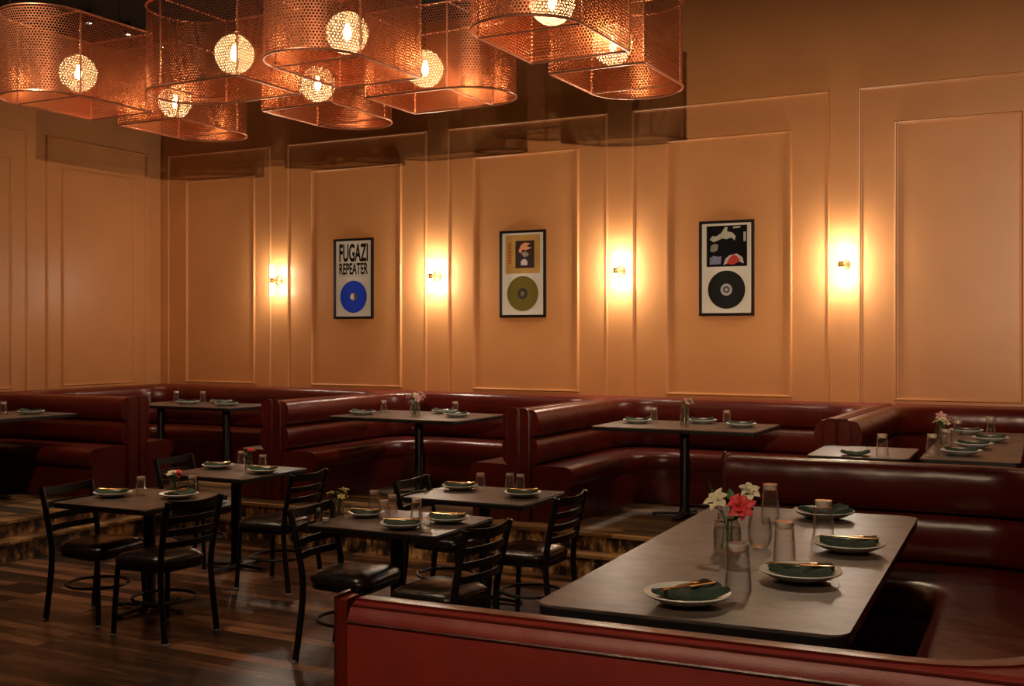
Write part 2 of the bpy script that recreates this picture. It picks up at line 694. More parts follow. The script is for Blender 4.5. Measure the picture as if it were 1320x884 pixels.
wall_booth(D1 + 0.003, D2 - 0.003, 'oxblood leather booth behind the table with pink flowers, under the blue record')
wall_booth(D2 + 0.003, D3 - 0.003, 'oxblood leather booth under the gold and black framed records')
wall_booth(D3 + 0.003, 0.95, 'oxblood leather booth at right against the back wall, around the long table')
booth('oxblood leather booth filling the corner of the two walls', (0, 0, P), 0,
      [(-8.35, 8.035), (-10.47, 8.035), (-10.47, YO), (D1 - 0.003, YO), (D1 - 0.003, 8.12)],
      [(-8.35, 8.09), (-10.15, 8.09), (-10.15, YK), (D1 - hw, YK), (D1 - hw, 8.12)],
      [(-8.35, 8.5), (-9.75, 8.5), (-9.75, YS), (D1 - ss, YS), (D1 - ss, 8.12)], G, r_back=0.42, r_seat=0.24)
booth('oxblood leather booth at far left against the left wall', (0, 0, P), 0,
      [(-8.35, 5.2), (-10.47, 5.2), (-10.47, 8.018), (-8.35, 8.018)],
      [(-8.35, 5.285), (-10.15, 5.285), (-10.15, 7.935), (-8.35, 7.935)],
      [(-8.22, 5.85), (-9.72, 5.85), (-9.72, 7.33), (-8.22, 7.33)], G, r_back=0.42, r_seat=0.26)
booth('red leather booth in the foreground around the long near table', (-1.52, 2.085, P), R(2.7),
      [(0.0, 3.50), (1.62, 3.50), (1.62, 0.0), (0.0, 0.0)],
      [(0.0, 3.44), (1.50, 3.44), (1.50, 0.055), (0.0, 0.055)],
      [(0.02, 2.92), (1.03, 2.92), (1.03, 0.56), (0.02, 0.56)], None, r_back=0.32, r_seat=0.2, bulge=0.075, piping=True)


# ------------------------------------------------------------------ tables
def table(name, label, loc, rz, wx, wy, h=0.75, rc=0.02, cols=((0, 0),), group=None, colw=0.04, base=0.27):
    t = empty(name, loc, rz, label, 'table', group)
    o = rrect(-wx / 2, wx / 2, -wy / 2, wy / 2, rc)
    bm = bmesh.new()
    slab(bm, o, h - 0.006, h)
    finish('tabletop', bm, M['top'], t, smooth=False)
    bm = bmesh.new()
    slab(bm, o, h - 0.034, h - 0.0062, 0.003)
    finish('edge_band', bm, M['edge'], t, smooth=False)
    for cx, cy in cols:
        bm = bmesh.new()
        lathe(bm, [(0.06, 0.03), (0.05, 0.045), (colw, 0.06), (colw, h - 0.06), (0.10, h - 0.045), (0.10, h - 0.035)], 20, cx, cy)
        finish('column', bm, M['black'], t)
        bm = bmesh.new()
        for k in range(4):
            a = k * PI / 2
            d = Vector((math.cos(a), math.sin(a), 0))
            pts = [Vector((cx, cy, 0.032)) + d * s + Vector((0, 0, -0.016 * (s / base))) for s in (0, base * 0.3, base * 0.7, base)]
            tube(bm, pts, [0.035, 0.03, 0.025, 0.022], 8, flat=0.5)
            lathe(bm, [(0.022, 0.0), (0.024, 0.006), (0.02, 0.012)], 10, cx + d.x * base * 0.97, cy + d.y * base * 0.97)
        finish('base', bm, M['black'], t)
    return t


TH = P + 0.75
table('booth_table', 'dark table on two black columns in the corner booth', (-8.66, 9.25, P), 0, 1.46, 0.74, cols=((-0.60, 0.0), (0.34, 0.0)), group='booth tables', base=0.22)
table('booth_table', 'dark table with a pink flower vase in front of the blue record booth', (-5.70, 8.95, P), 0, 1.36, 0.98, cols=((0, 0),), group='booth tables')
table('booth_table', 'dark table under the gold and black records, clear vase in its middle', (-3.10, 8.98, P), R(1.5), 1.36, 0.86, cols=((0, -0.05),), group='booth tables')
table('booth_table', 'dark table cut off by the left edge, in the far left booth', (-9.15, 7.0, P), 0, 0.86, 1.3, cols=((0, 0),), group='booth tables')
table('booth_table', 'small pale-lit table behind the near booth back, one tumbler on it', (-1.39, 7.48, P), R(2.7), 0.60, 0.72, rc=0.05, cols=((0, 0),), group='right-hand tables', base=0.2)
table('booth_table', 'long dark table reaching towards the back wall at right', (-0.79, 8.33, P), R(2.7), 0.56, 2.2, rc=0.03, cols=((0, -0.6), (0, 0.6)), group='right-hand tables', base=0.2)
table('booth_table', 'large worn brown-grey tabletop in the foreground booth', (-1.06, 3.87, P), R(3.4), 0.85, 2.04, rc=0.055, cols=((0, -0.55), (0, 0.55)), base=0.24)
table('cafe_table', 'square cafe table nearest the left edge, with red flowers at its far corner', (-5.49, 5.33, 0), R(2), 0.76, 0.76, cols=((-0.07, 0.13),), group='cafe tables')
table('cafe_table', 'square cafe table in the second row, in front of the corner booth', (-5.96, 6.74, 0), R(2), 0.78, 0.78, group='cafe tables')
table('cafe_table', 'cafe table just behind the near booth end, crowded with five glasses', (-3.53, 5.36, 0), R(2), 0.82, 0.68, cols=((-0.10, 0.12),), group='cafe tables', colw=0.042)
table('cafe_table', 'cafe table behind the five-glass one, before the step to the booths', (-3.64, 6.52, 0), R(2), 0.86, 0.68, cols=((-0.10, 0.19),), group='cafe tables')


# ------------------------------------------------------------------ cafe chairs
def make_chair():
    t = empty('cafe_chair', (0, 0, 0))
    zs = lambda a, b, c: None
    # seat pad
    bm = bmesh.new()
    prof = [(0.97, 0.432), (1.0, 0.442), (1.01, 0.458), (0.97, 0.478), (0.86, 0.494), (0.66, 0.504), (0.35, 0.510), (0.05, 0.511)]
    out = rrect(-0.195, 0.215, -0.205, 0.205, 0.09, 6)
    out = [(x, y * (1 + 0.12 * (x / 0.2))) for x, y in out]
    ring_loft(bm, [[(x * s, y * s, z) for x, y in out] for s, z in prof])
    finish('seat', bm, M['vinyl'], t, angle=80)
    bm = bmesh.new()
    ring_loft(bm, [[(x * s, y * s, z) for x, y in out] for s, z in ((0.93, 0.405), (0.96, 0.408), (0.96, 0.434), (0.9, 0.436))])
    finish('seat_frame', bm, M['black'], t)
    post = lambda s: smooth_pts([(-0.278, s * 0.205, 0.835), (-0.258, s * 0.203, 0.76), (-0.222, s * 0.20, 0.60), (-0.200, s * 0.195, 0.46), (-0.205, s * 0.195, 0.30), (-0.245, s * 0.20, 0.0)], 5)
    for s in (-1, 1):
        bm = bmesh.new()
        tube(bm, post(s), 0.0185, 10)
        o = finish('rear_leg', bm, M['black'], t)
        b2 = bmesh.new()
        lathe(b2, [(0.019, 0), (0.021, 0.004), (0.020, 0.014), (0.0185, 0.016)], 10, -0.246, s * 0.20)
        finish('glide', b2, M['glide'], o)
        bm = bmesh.new()
        tube(bm, smooth_pts([(0.175, s * 0.19, 0.43), (0.185, s * 0.195, 0.3), (0.20, s * 0.205, 0.0)], 4), 0.0165, 10)
        o = finish('front_leg', bm, M['black'], t)
        b2 = bmesh.new()
        lathe(b2, [(0.017, 0), (0.019, 0.004), (0.018, 0.014), (0.0165, 0.016)], 10, 0.20, s * 0.205)
        finish('glide', b2, M['glide'], o)
    # four bowed slats
    for zc, xb, hh in ((0.800, -0.268, 0.052), (0.722, -0.249, 0.038), (0.648, -0.234, 0.038), (0.575, -0.219, 0.038)):
        bm = bmesh.new()
        rings = []
        for i in range(13):
            v = -1 + 2 * i / 12
            y = v * 0.20
            x = xb - 0.035 * (1 - v * v)
            up = 0.016 * v * v if hh > 0.04 else 0
            rings.append([(x - 0.005, y, zc - hh / 2 + up), (x + 0.005, y, zc - hh / 2 + up), (x + 0.002, y, zc + hh / 2 + up), (x - 0.009, y, zc + hh / 2 + up)])
        ring_loft(bm, rings)
        finish('slat', bm, M['black'], t, angle=50)
    bm = bmesh.new()
    pts = [(0.19 * math.cos(a) * 1.0 - 0.01, 0.185 * math.sin(a), 0.22) for a in [2 * PI * k / 28 for k in range(29)]]
    tube(bm, pts, 0.010, 6, cap=False)
    finish('stretcher', bm, M['black'], t)
    return t


chair0 = make_chair()
CH = 'black ladder-back cafe chairs'
chairs = [(-5.70, 5.16, 3, 'black ladder-back chair left of the front-left cafe table'),
          (-5.055, 5.07, 176, 'black ladder-back chair right of the front-left cafe table'),
          (-6.30, 6.72, 3, 'black ladder-back chair at the left of the second-row cafe table, mostly hidden'),
          (-5.27, 6.39, 183, 'black ladder-back chair at the right of the second-row cafe table'),
          (-3.73, 5.17, 4, 'black ladder-back chair left of the five-glass cafe table, nearest the camera'),
          (-3.07, 5.06, 176, 'black ladder-back chair right of the five-glass cafe table, behind the red booth end'),
          (-3.87, 6.42, 2, 'black ladder-back chair left of the cafe table nearest the step, half hidden'),
          (-3.16, 6.24, 180, 'black ladder-back chair right of the cafe table nearest the step')]
for i, (x, y, a, lab) in enumerate(chairs):
    c = chair0 if i == 0 else copy_tree(chair0)
    c.location = (x, y, 0)
    c.rotation_euler.z = R(a)
    tag(c, lab, 'chair', CH)


# ------------------------------------------------------------------ tableware
def mesh_of(fn, name, m, **kw):
    bm = bmesh.new()
    fn(bm)
    o = finish(name, bm, m, **kw)
    return o


class Proto:
    """first use takes the object itself, later uses copy it with its parts"""
    def __init__(self, root):
        self.root, self.used = root, False

    def put(self, loc, rz, label, cat, group=None, scale=1.0):
        o = self.root if not self.used else copy_tree(self.root)
        self.used = True
        o.location = loc
        o.rotation_euler = (0, 0, rz)
        o.scale = (scale,) * 3
        return tag(o, label, cat, group)


def plate_fn(bm):
    lathe(bm, [(0.0, 0.003), (0.055, 0.0), (0.06, 0.003), (0.09, 0.012), (0.118, 0.026), (0.124, 0.031), (0.122, 0.034), (0.115, 0.031), (0.088, 0.018), (0.06, 0.010), (0.0, 0.009)], 40, cap=True)


plate = Proto(mesh_of(plate_fn, 'dinner_plate', M['china'], angle=60))


def napkin_mesh(bm, seed):
    rnd = random.Random(seed)
    # folded strip of cloth with soft waves, closed solid
    nx, ny = 18, 8
    L, W = 0.18, 0.075
    f1, f2 = rnd.uniform(0, 6), rnd.uniform(0, 6)
    top, bot = [], []
    for i in range(nx + 1):
        u = -1 + 2 * i / nx
        rt, rb = [], []
        for j in range(ny + 1):
            v = -1 + 2 * j / ny
            ww = W * (1 + 0.12 * math.sin(u * 2 + f1))
            x = u * L / 2 + 0.006 * math.sin(v * 3 + f2)
            y = v * ww / 2 + 0.008 * math.sin(u * 2.4 + f1)
            base = 0.010 + 0.018 * abs(u) ** 2.0 + 0.002 * abs(v)
            hgt = 0.013 * (1 - v * v) ** 0.5 if abs(v) < 1 else 0
            z = base + hgt + 0.003 * math.sin(u * 6 + v * 3 + f2) + 0.003 * math.sin(v * 7 + f1)
            rt.append(bm.verts.new((x, y, z + 0.004)))
            rb.append(bm.verts.new((x, y, base)))
        top.append(rt)
        bot.append(rb)
    for i in range(nx):
        for j in range(ny):
            bm.faces.new((top[i][j], top[i + 1][j], top[i + 1][j + 1], top[i][j + 1]))
            bm.faces.new((bot[i][j], bot[i][j + 1], bot[i + 1][j + 1], bot[i + 1][j]))
        bm.faces.new((top[i][0], bot[i][0], bot[i + 1][0], top[i + 1][0]))
        bm.faces.new((top[i][ny], top[i + 1][ny], bot[i + 1][ny], bot[i][ny]))
    for i in (0, nx):
        for j in range(ny):
            bm.faces.new((top[i][j], top[i][j + 1], bot[i][j + 1], bot[i][j]))


def napkin_big(bm):
    b1 = bmesh.new(); napkin_mesh(b1, 3)
    merge(bm, b1, Matrix.Translation((0, 0.026, 0.0)) @ Matrix.Rotation(R(6), 4, 'Z'))
    b1 = bmesh.new(); napkin_mesh(b1, 8)
    merge(bm, b1, Matrix.Translation((0.0, -0.03, 0.002)) @ Matrix.Rotation(R(-7), 4, 'Z'))


napkin = Proto(mesh_of(napkin_big, 'cloth_napkin', M['napkin'], angle=60))


def fork_fn(bm):
    tube(bm, smooth_pts([(-0.095, 0, 0.006), (-0.06, 0, 0.003), (0.0, 0, 0.002), (0.03, 0, 0.004)], 4), [0.0042] * 13, 6, flat=0.5)
    box(bm, 0.028, 0.05, -0.0095, 0.0095, 0.003, 0.0055)
    for k in range(4):
        y = -0.0078 + k * 0.0052
        tube(bm, [(0.048, y, 0.004), (0.07, y, 0.003), (0.094, y, 0.008)], [0.0016, 0.0015, 0.0009], 5)


def knife_fn(bm):
    tube(bm, [(-0.105, 0, 0.003), (-0.05, 0, 0.003), (0.0, 0, 0.003)], [0.0048, 0.0042, 0.0038], 6, flat=0.6)
    ring = [(0.0, -0.005), (0.03, -0.008), (0.075, -0.0085), (0.098, -0.003), (0.102, 0.003), (0.098, 0.005), (0.0, 0.005)]
    slab(bm, ring, 0.002, 0.0042)


fork = Proto(mesh_of(fork_fn, 'fork', M['gold']))
knife = Proto(mesh_of(knife_fn, 'table_knife', M['gold']))


def tumbler_root():
    t = empty('tumbler', (0, 0, 0))
    bm = bmesh.new()   # turned upside down: wide mouth on the table, thick foot on top
    lathe(bm, [(0.0345, 0.0), (0.0355, 0.002), (0.0290, 0.118), (0.0275, 0.124), (0.0, 0.124)], 28, cap=False)
    lathe(bm, [(0.0345, 0.0), (0.0335, 0.002), (0.0270, 0.098), (0.0245, 0.102), (0.0, 0.100)], 28, cap=False)
    finish('glass_wall', bm, M['glass'], t)
    bm = bmesh.new()
    lathe(bm, [(0.0, 0.1025), (0.0235, 0.104), (0.0258, 0.107), (0.0262, 0.119), (0.024, 0.1225), (0.0, 0.1225)], 24)
    finish('thick_foot', bm, M['footglass'], t)
    return t


m_, t_, b_ = nt('thick_glass_foot')
b_.inputs['Base Color'].default_value = (0.9, 0.86, 0.8, 1)
b_.inputs['Roughness'].default_value = 0.12
b_.inputs['Transmission Weight'].default_value = 0.45
b_.inputs['IOR'].default_value = 1.5
M['footglass'] = m_
tumbler = Proto(tumbler_root())


def blossom(bm, c, r, tilt, seed, n=6):
    rnd = random.Random(seed)
    Mx = Matrix.Translation(c) @ Matrix.Rotation(tilt[1], 4, 'Z') @ Matrix.Rotation(tilt[0], 4, 'Y')
    for k in range(n):
        a = 2 * PI * k / n + rnd.uniform(-0.15, 0.15)
        rot = Matrix.Rotation(a, 4, 'Z')
        L = r * rnd.uniform(0.85, 1.1)
        rings = []
        for i in range(6):
            u = i / 5
            wdt = r * 0.30 * math.sin(PI * min(0.97, 0.08 + 0.9 * u)) + 0.0005
            x = L * u
            z = r * 0.55 * u ** 0.8 - r * 0.35 * u * u
            rings.append([Mx @ rot @ Vector((x, -wdt, z + wdt * 0.4)), Mx @ rot @ Vector((x, 0, z)), Mx @ rot @ Vector((x, wdt, z + wdt * 0.4)), Mx @ rot @ Vector((x, 0, z - 0.0012))])
        ring_loft(bm, rings)


def leaf_blade(bm, c, L, tilt, wd=0.25):
    Mx = Matrix.Translation(c) @ Matrix.Rotation(tilt[1], 4, 'Z') @ Matrix.Rotation(tilt[0], 4, 'Y')
    rings = []
    for i in range(7):
        u = i / 6
        w_ = L * wd * math.sin(PI * min(0.98, 0.03 + 0.94 * u)) + 0.0004
        z = 0.12 * L * math.sin(PI * u)
        rings.append([Mx @ Vector((L * u, -w_, z)), Mx @ Vector((L * u, 0, z - w_ * 0.35)), Mx @ Vector((L * u, w_, z)), Mx @ Vector((L * u, 0, z - w_ * 0.35 - 0.001))])
    ring_loft(bm, rings)


def vase(loc, label, flowers, leaves, r=0.042, h=0.12, bulb=False, water=0.07, seed=1, group='flower vases', flabel='loose flowers in the vase'):
    t = empty('flower_vase', loc, 0, label, 'vase', group)
    if bulb:
        prof = [(0.0, 0.003), (r * 0.96, 0.0), (r, 0.006), (r, h * 0.5), (r * 0.93, h * 0.68), (r * 0.74, h * 0.84), (r * 0.66, h * 0.92), (r * 0.72, h)]
    else:
        prof = [(0.0, 0.003), (r * 0.92, 0.0), (r * 0.97, 0.006), (r, h)]
    bm = bmesh.new()
    lathe(bm, prof, 28, cap=False)
    lathe(bm, [(max(0, a - 0.003), z + 0.006 if i < 3 else z) for i, (a, z) in enumerate(prof)], 28, cap=False)
    finish('glass_wall', bm, M['glass'], t)
    bm = bmesh.new()
    lathe(bm, [(0.0, 0.011), (r * 0.9, 0.011), (r * 0.92, 0.014), (r * 0.92, water), (0, water)], 24, cap=False)
    finish('water', bm, M['water'], t)
    bm = bmesh.new()
    allp = [f[0] for f in flowers] + [l[0] for l in leaves]
    rnd = random.Random(seed)
    for p in allp:
        tube(bm, smooth_pts([(rnd.uniform(-0.4, 0.4) * r, rnd.uniform(-0.4, 0.4) * r, 0.014), (p[0] * 0.3, p[1] * 0.3, h * 0.9), p], 4), 0.0016, 5)
    finish('stem', bm, M['leaf'], t)
    for k, (p, rad, tilt, mk) in enumerate(flowers):
        bm = bmesh.new()
        blossom(bm, Vector(p), rad, tilt, seed * 31 + k)
        if rad > 0.03:
            blossom(bm, Vector(p) + Vector((0, 0, 0.004)), rad * 0.8, (tilt[0] * 0.8, tilt[1] + 0.5), seed * 17 + k)
            blossom(bm, Vector(p) + Vector((0, 0, 0.007)), rad * 0.55, (tilt[0] * 0.7, tilt[1] + 0.2), seed * 13 + k, 5)
        finish('blossom', bm, M[mk], t, angle=80)
        if rad > 0.02:
            b2 = bmesh.new()
            lathe(b2, [(0.0, 0), (rad * 0.12, 0.002), (rad * 0.1, rad * 0.3), (0, rad * 0.34)], 8, *p)
            finish('blossom_centre', b2, M['petal_y'], t)
    for (p, L, tilt) in leaves:
        bm = bmesh.new()
        leaf_blade(bm, Vector(p), L, tilt)
        finish('leaf', bm, M['leaf'], t, angle=80)
    return t


def rnd_bouquet(seed, mats, n=5, h=0.12, spread=0.045, rad=0.022, nl=4):
    rnd = random.Random(seed)
    fl, lv = [], []
    for k in range(n):
        a = rnd.uniform(0, 6.28)
        d = spread * rnd.uniform(0.1, 1)
        fl.append(((d * math.cos(a), d * math.sin(a), h + rnd.uniform(0.01, 0.05)), rad * rnd.uniform(0.8, 1.2), (rnd.uniform(0.2, 1.1), a), mats[k % len(mats)]))
    for k in range(nl):
        a = rnd.uniform(0, 6.28)
        lv.append(((0.01 * math.cos(a), 0.01 * math.sin(a), h * 0.95), rnd.uniform(0.04, 0.06), (rnd.uniform(-1.1, -0.3), a)))
    return fl, lv


def setting(x, y, z, rz, where, near=False, knife_fork=True, scale=1.0, g='place settings'):
    plate.put((x, y, z), 0, 'white plate ' + where, 'plate', 'white dinner plates', scale)
    ang = rz
    napkin.put((x, y, z + 0.005), ang, 'folded green napkin ' + where, 'napkin', 'green napkins', scale)
    if knife_fork:
        c, s = math.cos(ang), math.sin(ang)
        fork.put((x - s * 0.008, y + c * 0.008, z + 0.0465 * scale), ang + R(4), 'gold fork ' + where, 'fork', 'gold forks', 1.0)
        knife.put((x + s * 0.012, y - c * 0.012, z + 0.0465 * scale), ang - R(3), 'gold knife ' + where, 'knife', 'gold knives', 1.0)


def glass(x, y, z, where, scale=1.0):
    tumbler.put((x, y, z), random.uniform(0, 3), 'upturned clear tumbler ' + where, 'glass', 'upturned tumblers', scale)


# near table (plates and glasses on the big foreground tabletop)
setting(-1.045, 3.03, TH, R(62), 'at the front end of the foreground table')
setting(-0.835, 3.475, TH, R(18), 'second from the front on the foreground table')
setting(-0.80, 4.02, TH, R(14), 'third from the front on the foreground table')
setting(-1.035, 4.70, TH, R(40), 'at the far end of the foreground table', knife_fork=False)
glass(-0.965, 3.255, TH, 'before the flower vase on the foreground table', 1.12)
glass(-0.955, 3.75, TH, 'in the middle of the foreground table, between two plates', 1.05)
glass(-0.935, 4.24, TH, 'in front of the far plate on the foreground table', 1.12)
glass(-1.235, 4.62, TH, 'beside the flowers, farthest on the foreground table', 1.1)
VZ = 0.118
vase((-1.165, 3.80, TH), 'glass vase with two cream and one red blossom on the foreground table',
     [((-0.028, -0.02, 0.178), 0.046, (0.9, R(250)), 'petal_w'), ((0.065, 0.045, 0.205), 0.044, (0.8, R(290)), 'petal_w'),
      ((0.055, -0.01, 0.158), 0.050, (1.2, R(285)), 'petal_r'), ((0.035, 0.0, 0.172), 0.034, (1.1, R(260)), 'petal_r')],
     [((-0.05, 0.0, 0.17), 0.075, (-1.35, R(200))), ((0.02, -0.02, 0.11), 0.06, (-0.3, R(270))), ((0.03, -0.01, 0.115), 0.055, (-0.4, R(320))),
      ((0.0, -0.02, 0.105), 0.05, (-0.2, R(230))), ((-0.03, -0.01, 0.15), 0.06, (-0.2, R(190))), ((0.01, 0.01, 0.15), 0.07, (-1.2, R(120)))],
     r=0.048, h=0.135, bulb=True, water=0.085, seed=5)


def stemless(loc, label):
    bm = bmesh.new()
    lathe(bm, [(0.0, 0.004), (0.018, 0.0), (0.030, 0.006), (0.040, 0.03), (0.043, 0.055), (0.040, 0.085), (0.034, 0.112), (0.033, 0.112), (0.038, 0.085), (0.041, 0.055), (0.038, 0.032), (0.028, 0.010), (0.0, 0.009)], 28, cap=False)
    o = finish('stemless_glass', bm, M['glass'])
    o.location = loc
    tag(o, label, 'glass')


stemless((-1.085, 3.92, TH), 'round stemless glass right beside the flower vase on the foreground table')

# cafe table, front left
CT = 0.75
setting(-5.725, 5.30, CT, R(20), 'on the left half of the front-left cafe table')
setting(-5.30, 5.45, CT, R(100), 'on the right of the front-left cafe table, behind a chair back')
glass(-5.60, 5.42, CT, 'beside the left plate of the front-left cafe table')
glass(-5.355, 5.63, CT, 'behind the red flowers of the front-left cafe table')
fl, lv = rnd_bouquet(2, ['petal_r', 'petal_w', 'petal_r', 'petal_r'], 6, 0.115, 0.045, 0.029, 5)
vase((-5.45, 5.565, CT), 'small glass vase of red flowers on the front-left cafe table', fl, lv, r=0.033, h=0.115, seed=2)
# cafe table, second row
setting(-6.20, 6.80, CT, R(20), 'on the left half of the second-row cafe table')
setting(-5.69, 6.74, CT, R(10), 'on the right half of the second-row cafe table')
glass(-6.12, 6.98, CT, 'beside the left plate of the second-row cafe table')
glass(-5.80, 6.86, CT, 'right of the flowers on the second-row cafe table')
fl, lv = rnd_bouquet(4, ['petal_r', 'petal_w', 'petal_p'], 6, 0.12, 0.045, 0.028, 5)
vase((-5.87, 6.78, CT), 'small glass vase of red and white flowers on the second-row cafe table', fl, lv, r=0.033, h=0.115, seed=4)
# cafe table with five glasses
setting(-3.80, 5.40, CT, R(10), 'at the left of the five-glass table', scale=0.85)
setting(-3.40, 5.17, CT, R(25), 'at the front of the five-glass table')
setting(-3.28, 5.45, CT, R(12), 'at the right of the five-glass table')
glass(-3.87, 5.58, CT, 'farthest left on the five-glass table')
glass(-3.73, 5.56, CT, 'between the left plate and the tall ones on the five-glass table', 0.9)
glass(-3.60, 5.29, CT, 'in the middle of the five-glass table')
glass(-3.47, 5.42, CT, 'behind the front plate of the five-glass table')


def water_glass(loc, label):
    t = empty('water_glass', loc, 0, label, 'glass')
    bm = bmesh.new()
    lathe(bm, [(0.0, 0.004), (0.031, 0.0), (0.033, 0.004), (0.036, 0.135), (0.034, 0.135), (0.031, 0.012), (0.0, 0.012)], 28, cap=False)
    finish('glass_wall', bm, M['glass'], t)
    bm = bmesh.new()
    lathe(bm, [(0.0, 0.0125), (0.0305, 0.0125), (0.0325, 0.07), (0.0, 0.07)], 24, cap=False)
    finish('water', bm, M['water'], t)


water_glass((-3.22, 5.115, CT), 'upright glass of water at the near edge of the five-glass table')
fl, lv = rnd_bouquet(9, ['petal_y', 'petal_w', 'petal_y', 'petal_y'], 11, 0.115, 0.065, 0.026, 12)
vase((-3.905, 5.28, CT), 'small vase of yellowish flowers and leaves on the five-glass table', fl, lv, r=0.028, h=0.10, seed=9)


def votive(loc, label):
    t = empty('candle_holder', loc, 0, label, 'candle holder')
    bm = bmesh.new()
    lathe(bm, [(0.0, 0.003), (0.022, 0.0), (0.025, 0.05), (0.023, 0.05), (0.021, 0.008), (0.0, 0.008)], 20, cap=False)
    finish('glass_cup', bm, M['glass'], t)
    bm = bmesh.new()
    lathe(bm, [(0.0, 0.009), (0.019, 0.009), (0.019, 0.026), (0.0, 0.026)], 16, cap=False)
    finish('candle', bm, M['wax'], t)


votive((-3.88, 5.12, CT), 'small glass candle holder at the left corner of the five-glass table')


def shaker(loc, label):
    t = empty('salt_shaker', loc, 0, label, 'salt shaker')
    bm = bmesh.new()
    lathe(bm, [(0.0, 0.0), (0.013, 0.0), (0.013, 0.05), (0.010, 0.058)], 16)
    finish('glass_body', bm, M['glass'], t)
    bm = bmesh.new()
    lathe(bm, [(0.0105, 0.058), (0.012, 0.06), (0.011, 0.072), (0.0, 0.077)], 16)
    finish('steel_cap', bm, M['glide'], t)


shaker((-3.935, 5.13, CT), 'slim shaker beside the candle holder at the corner of the five-glass table')
# cafe table behind it
setting(-3.90, 6.64, CT, R(10), 'at the left of the cafe table nearest the step')
setting(-3.37, 6.54, CT, R(15), 'at the right of the cafe table nearest the step')
glass(-3.73, 6.62, CT, 'beside the left plate of the cafe table nearest the step')
glass(-3.47, 6.70, CT, 'right-hand one of the pair on the cafe table nearest the step')
glass(-3.56, 6.72, CT, 'left-hand one of the pair on the cafe table nearest the step')
# corner booth table
glass(-9.30, 9.10, TH, 'at the left end of the corner booth table')
glass(-9.20, 9.42, TH, 'second from the left on the corner booth table')
glass(-8.90, 9.52, TH, 'third from the left on the corner booth table')
setting(-8.86, 9.25, TH, R(10), 'in the middle of the corner booth table', knife_fork=False)
setting(-8.60, 9.48, TH, R(20), 'at the far side of the corner booth table', knife_fork=False)
setting(-8.27, 9.20, TH, R(5), 'at the right of the corner booth table', knife_fork=False)
# blue record booth table
setting(-6.22, 8.78, TH, R(5), 'at the left of the table with the pink flowers', knife_fork=False)
setting(-5.62, 9.27, TH, R(15), 'behind the pink flowers on the booth table', knife_fork=False)
setting(-5.28, 8.93, TH, R(10), 'at the right of the table with the pink flowers', knife_fork=False)
glass(-6.16, 9.04, TH, 'beside the left plate, left of the pink flowers')
glass(-5.50, 9.25, TH - 0.0, 'right of the pink flowers on the booth table') if False else glass(-5.44, 9.17, TH, 'right of the pink flowers on the booth table')
fl, lv = rnd_bouquet(12, ['petal_w', 'petal_p', 'petal_p', 'petal_w'], 10, 0.145, 0.08, 0.040, 9)
vase((-5.70, 8.88, TH), 'glass vase of pink and white flowers on the table before the blue record booth', fl, lv, r=0.048, h=0.13, seed=12)
# gold record booth table
setting(-3.55, 9.02, TH, R(5), 'at the left of the table under the gold record', knife_fork=False)
setting(-3.06, 9.27, TH, R(15), 'at the far side of the table under the gold record', knife_fork=False)
setting(-2.65, 9.03, TH, R(10), 'at the right of the table under the gold record', knife_fork=False)
glass(-3.47, 9.20, TH, 'beside the left plate on the table under the gold record')
glass(-2.81, 9.15, TH, 'beside the right plate on the table under the gold record')
fl, lv = rnd_bouquet(15, ['petal_p', 'petal_w'], 5, 0.165, 0.06, 0.028, 4)
vase((-3.09, 8.90, TH), 'tall narrow clear vase on the table under the gold record', fl, lv, r=0.038, h=0.155, seed=15)
# far left table
glass(-9.16, 7.16, TH, 'on the table cut off by the left edge')
setting(-9.03, 7.36, TH, R(10), 'on the table cut off by the left edge', knife_fork=False)
# right-hand tables
glass(-1.245, 7.28, TH, 'alone on the small pale-lit table at right', 1.1)
nb = napkin.put((-1.40, 7.24, TH - 0.007), R(10), 'folded green napkin lying on the small pale-lit table', 'napkin', 'green napkins', 0.9)
setting(-0.96, 9.22, TH, R(10), 'farthest back on the long right-hand table', knife_fork=False)
setting(-0.74, 8.62, TH, R(10), 'second from the back on the long right-hand table', knife_fork=False)
setting(-0.80, 8.10, TH, R(10), 'third from the back on the long right-hand table', knife_fork=False)
setting(-0.82, 7.58, TH, R(10), 'nearest the camera on the long right-hand table', knife_fork=False)
glass(-0.98, 8.86, TH, 'behind the flowers on the long right-hand table')
glass(-0.80, 9.36, TH, 'farthest back on the long right-hand table')
glass(-0.97, 7.42, TH, 'nearest the camera on the long right-hand table', 1.1)
glass(-0.94, 7.86, TH, 'in front of the flowers on the long right-hand table', 1.1)
fl, lv = rnd_bouquet(21, ['petal_p', 'petal_w', 'petal_p'], 9, 0.15, 0.07, 0.036, 7)
vase((-1.00, 8.06, TH), 'glass vase of faded pink flowers on the long right-hand table', fl, lv, r=0.042, h=0.13, seed=21)


# ------------------------------------------------------------------ copper lanterns and globes
LK = 1.7
ZB, LH = 1.8 + 1.0 * LK, 0.60
LW, LS = 0.385 * LK, 0.40 * LK       # width, straight side


def ushape():
    # local: square end at x=0, straight to x=LS, half circle beyond, centred on y
    pts = [(0, -LW / 2)]
    ns = 14
    for i in range(1, ns + 1):
        pts.append((LS * i / ns, -LW / 2))
    r = LW / 2
    for i in range(1, 24):
        a = -PI / 2 + PI * i / 24
        pts.append((LS + r * math.cos(a), r * math.sin(a)))
    for i in range(ns + 1):
        pts.append((LS * (1 - i / ns), LW / 2))
    for i in range(1, ns):
        pts.append((0, LW / 2 - LW * i / ns))
    return pts


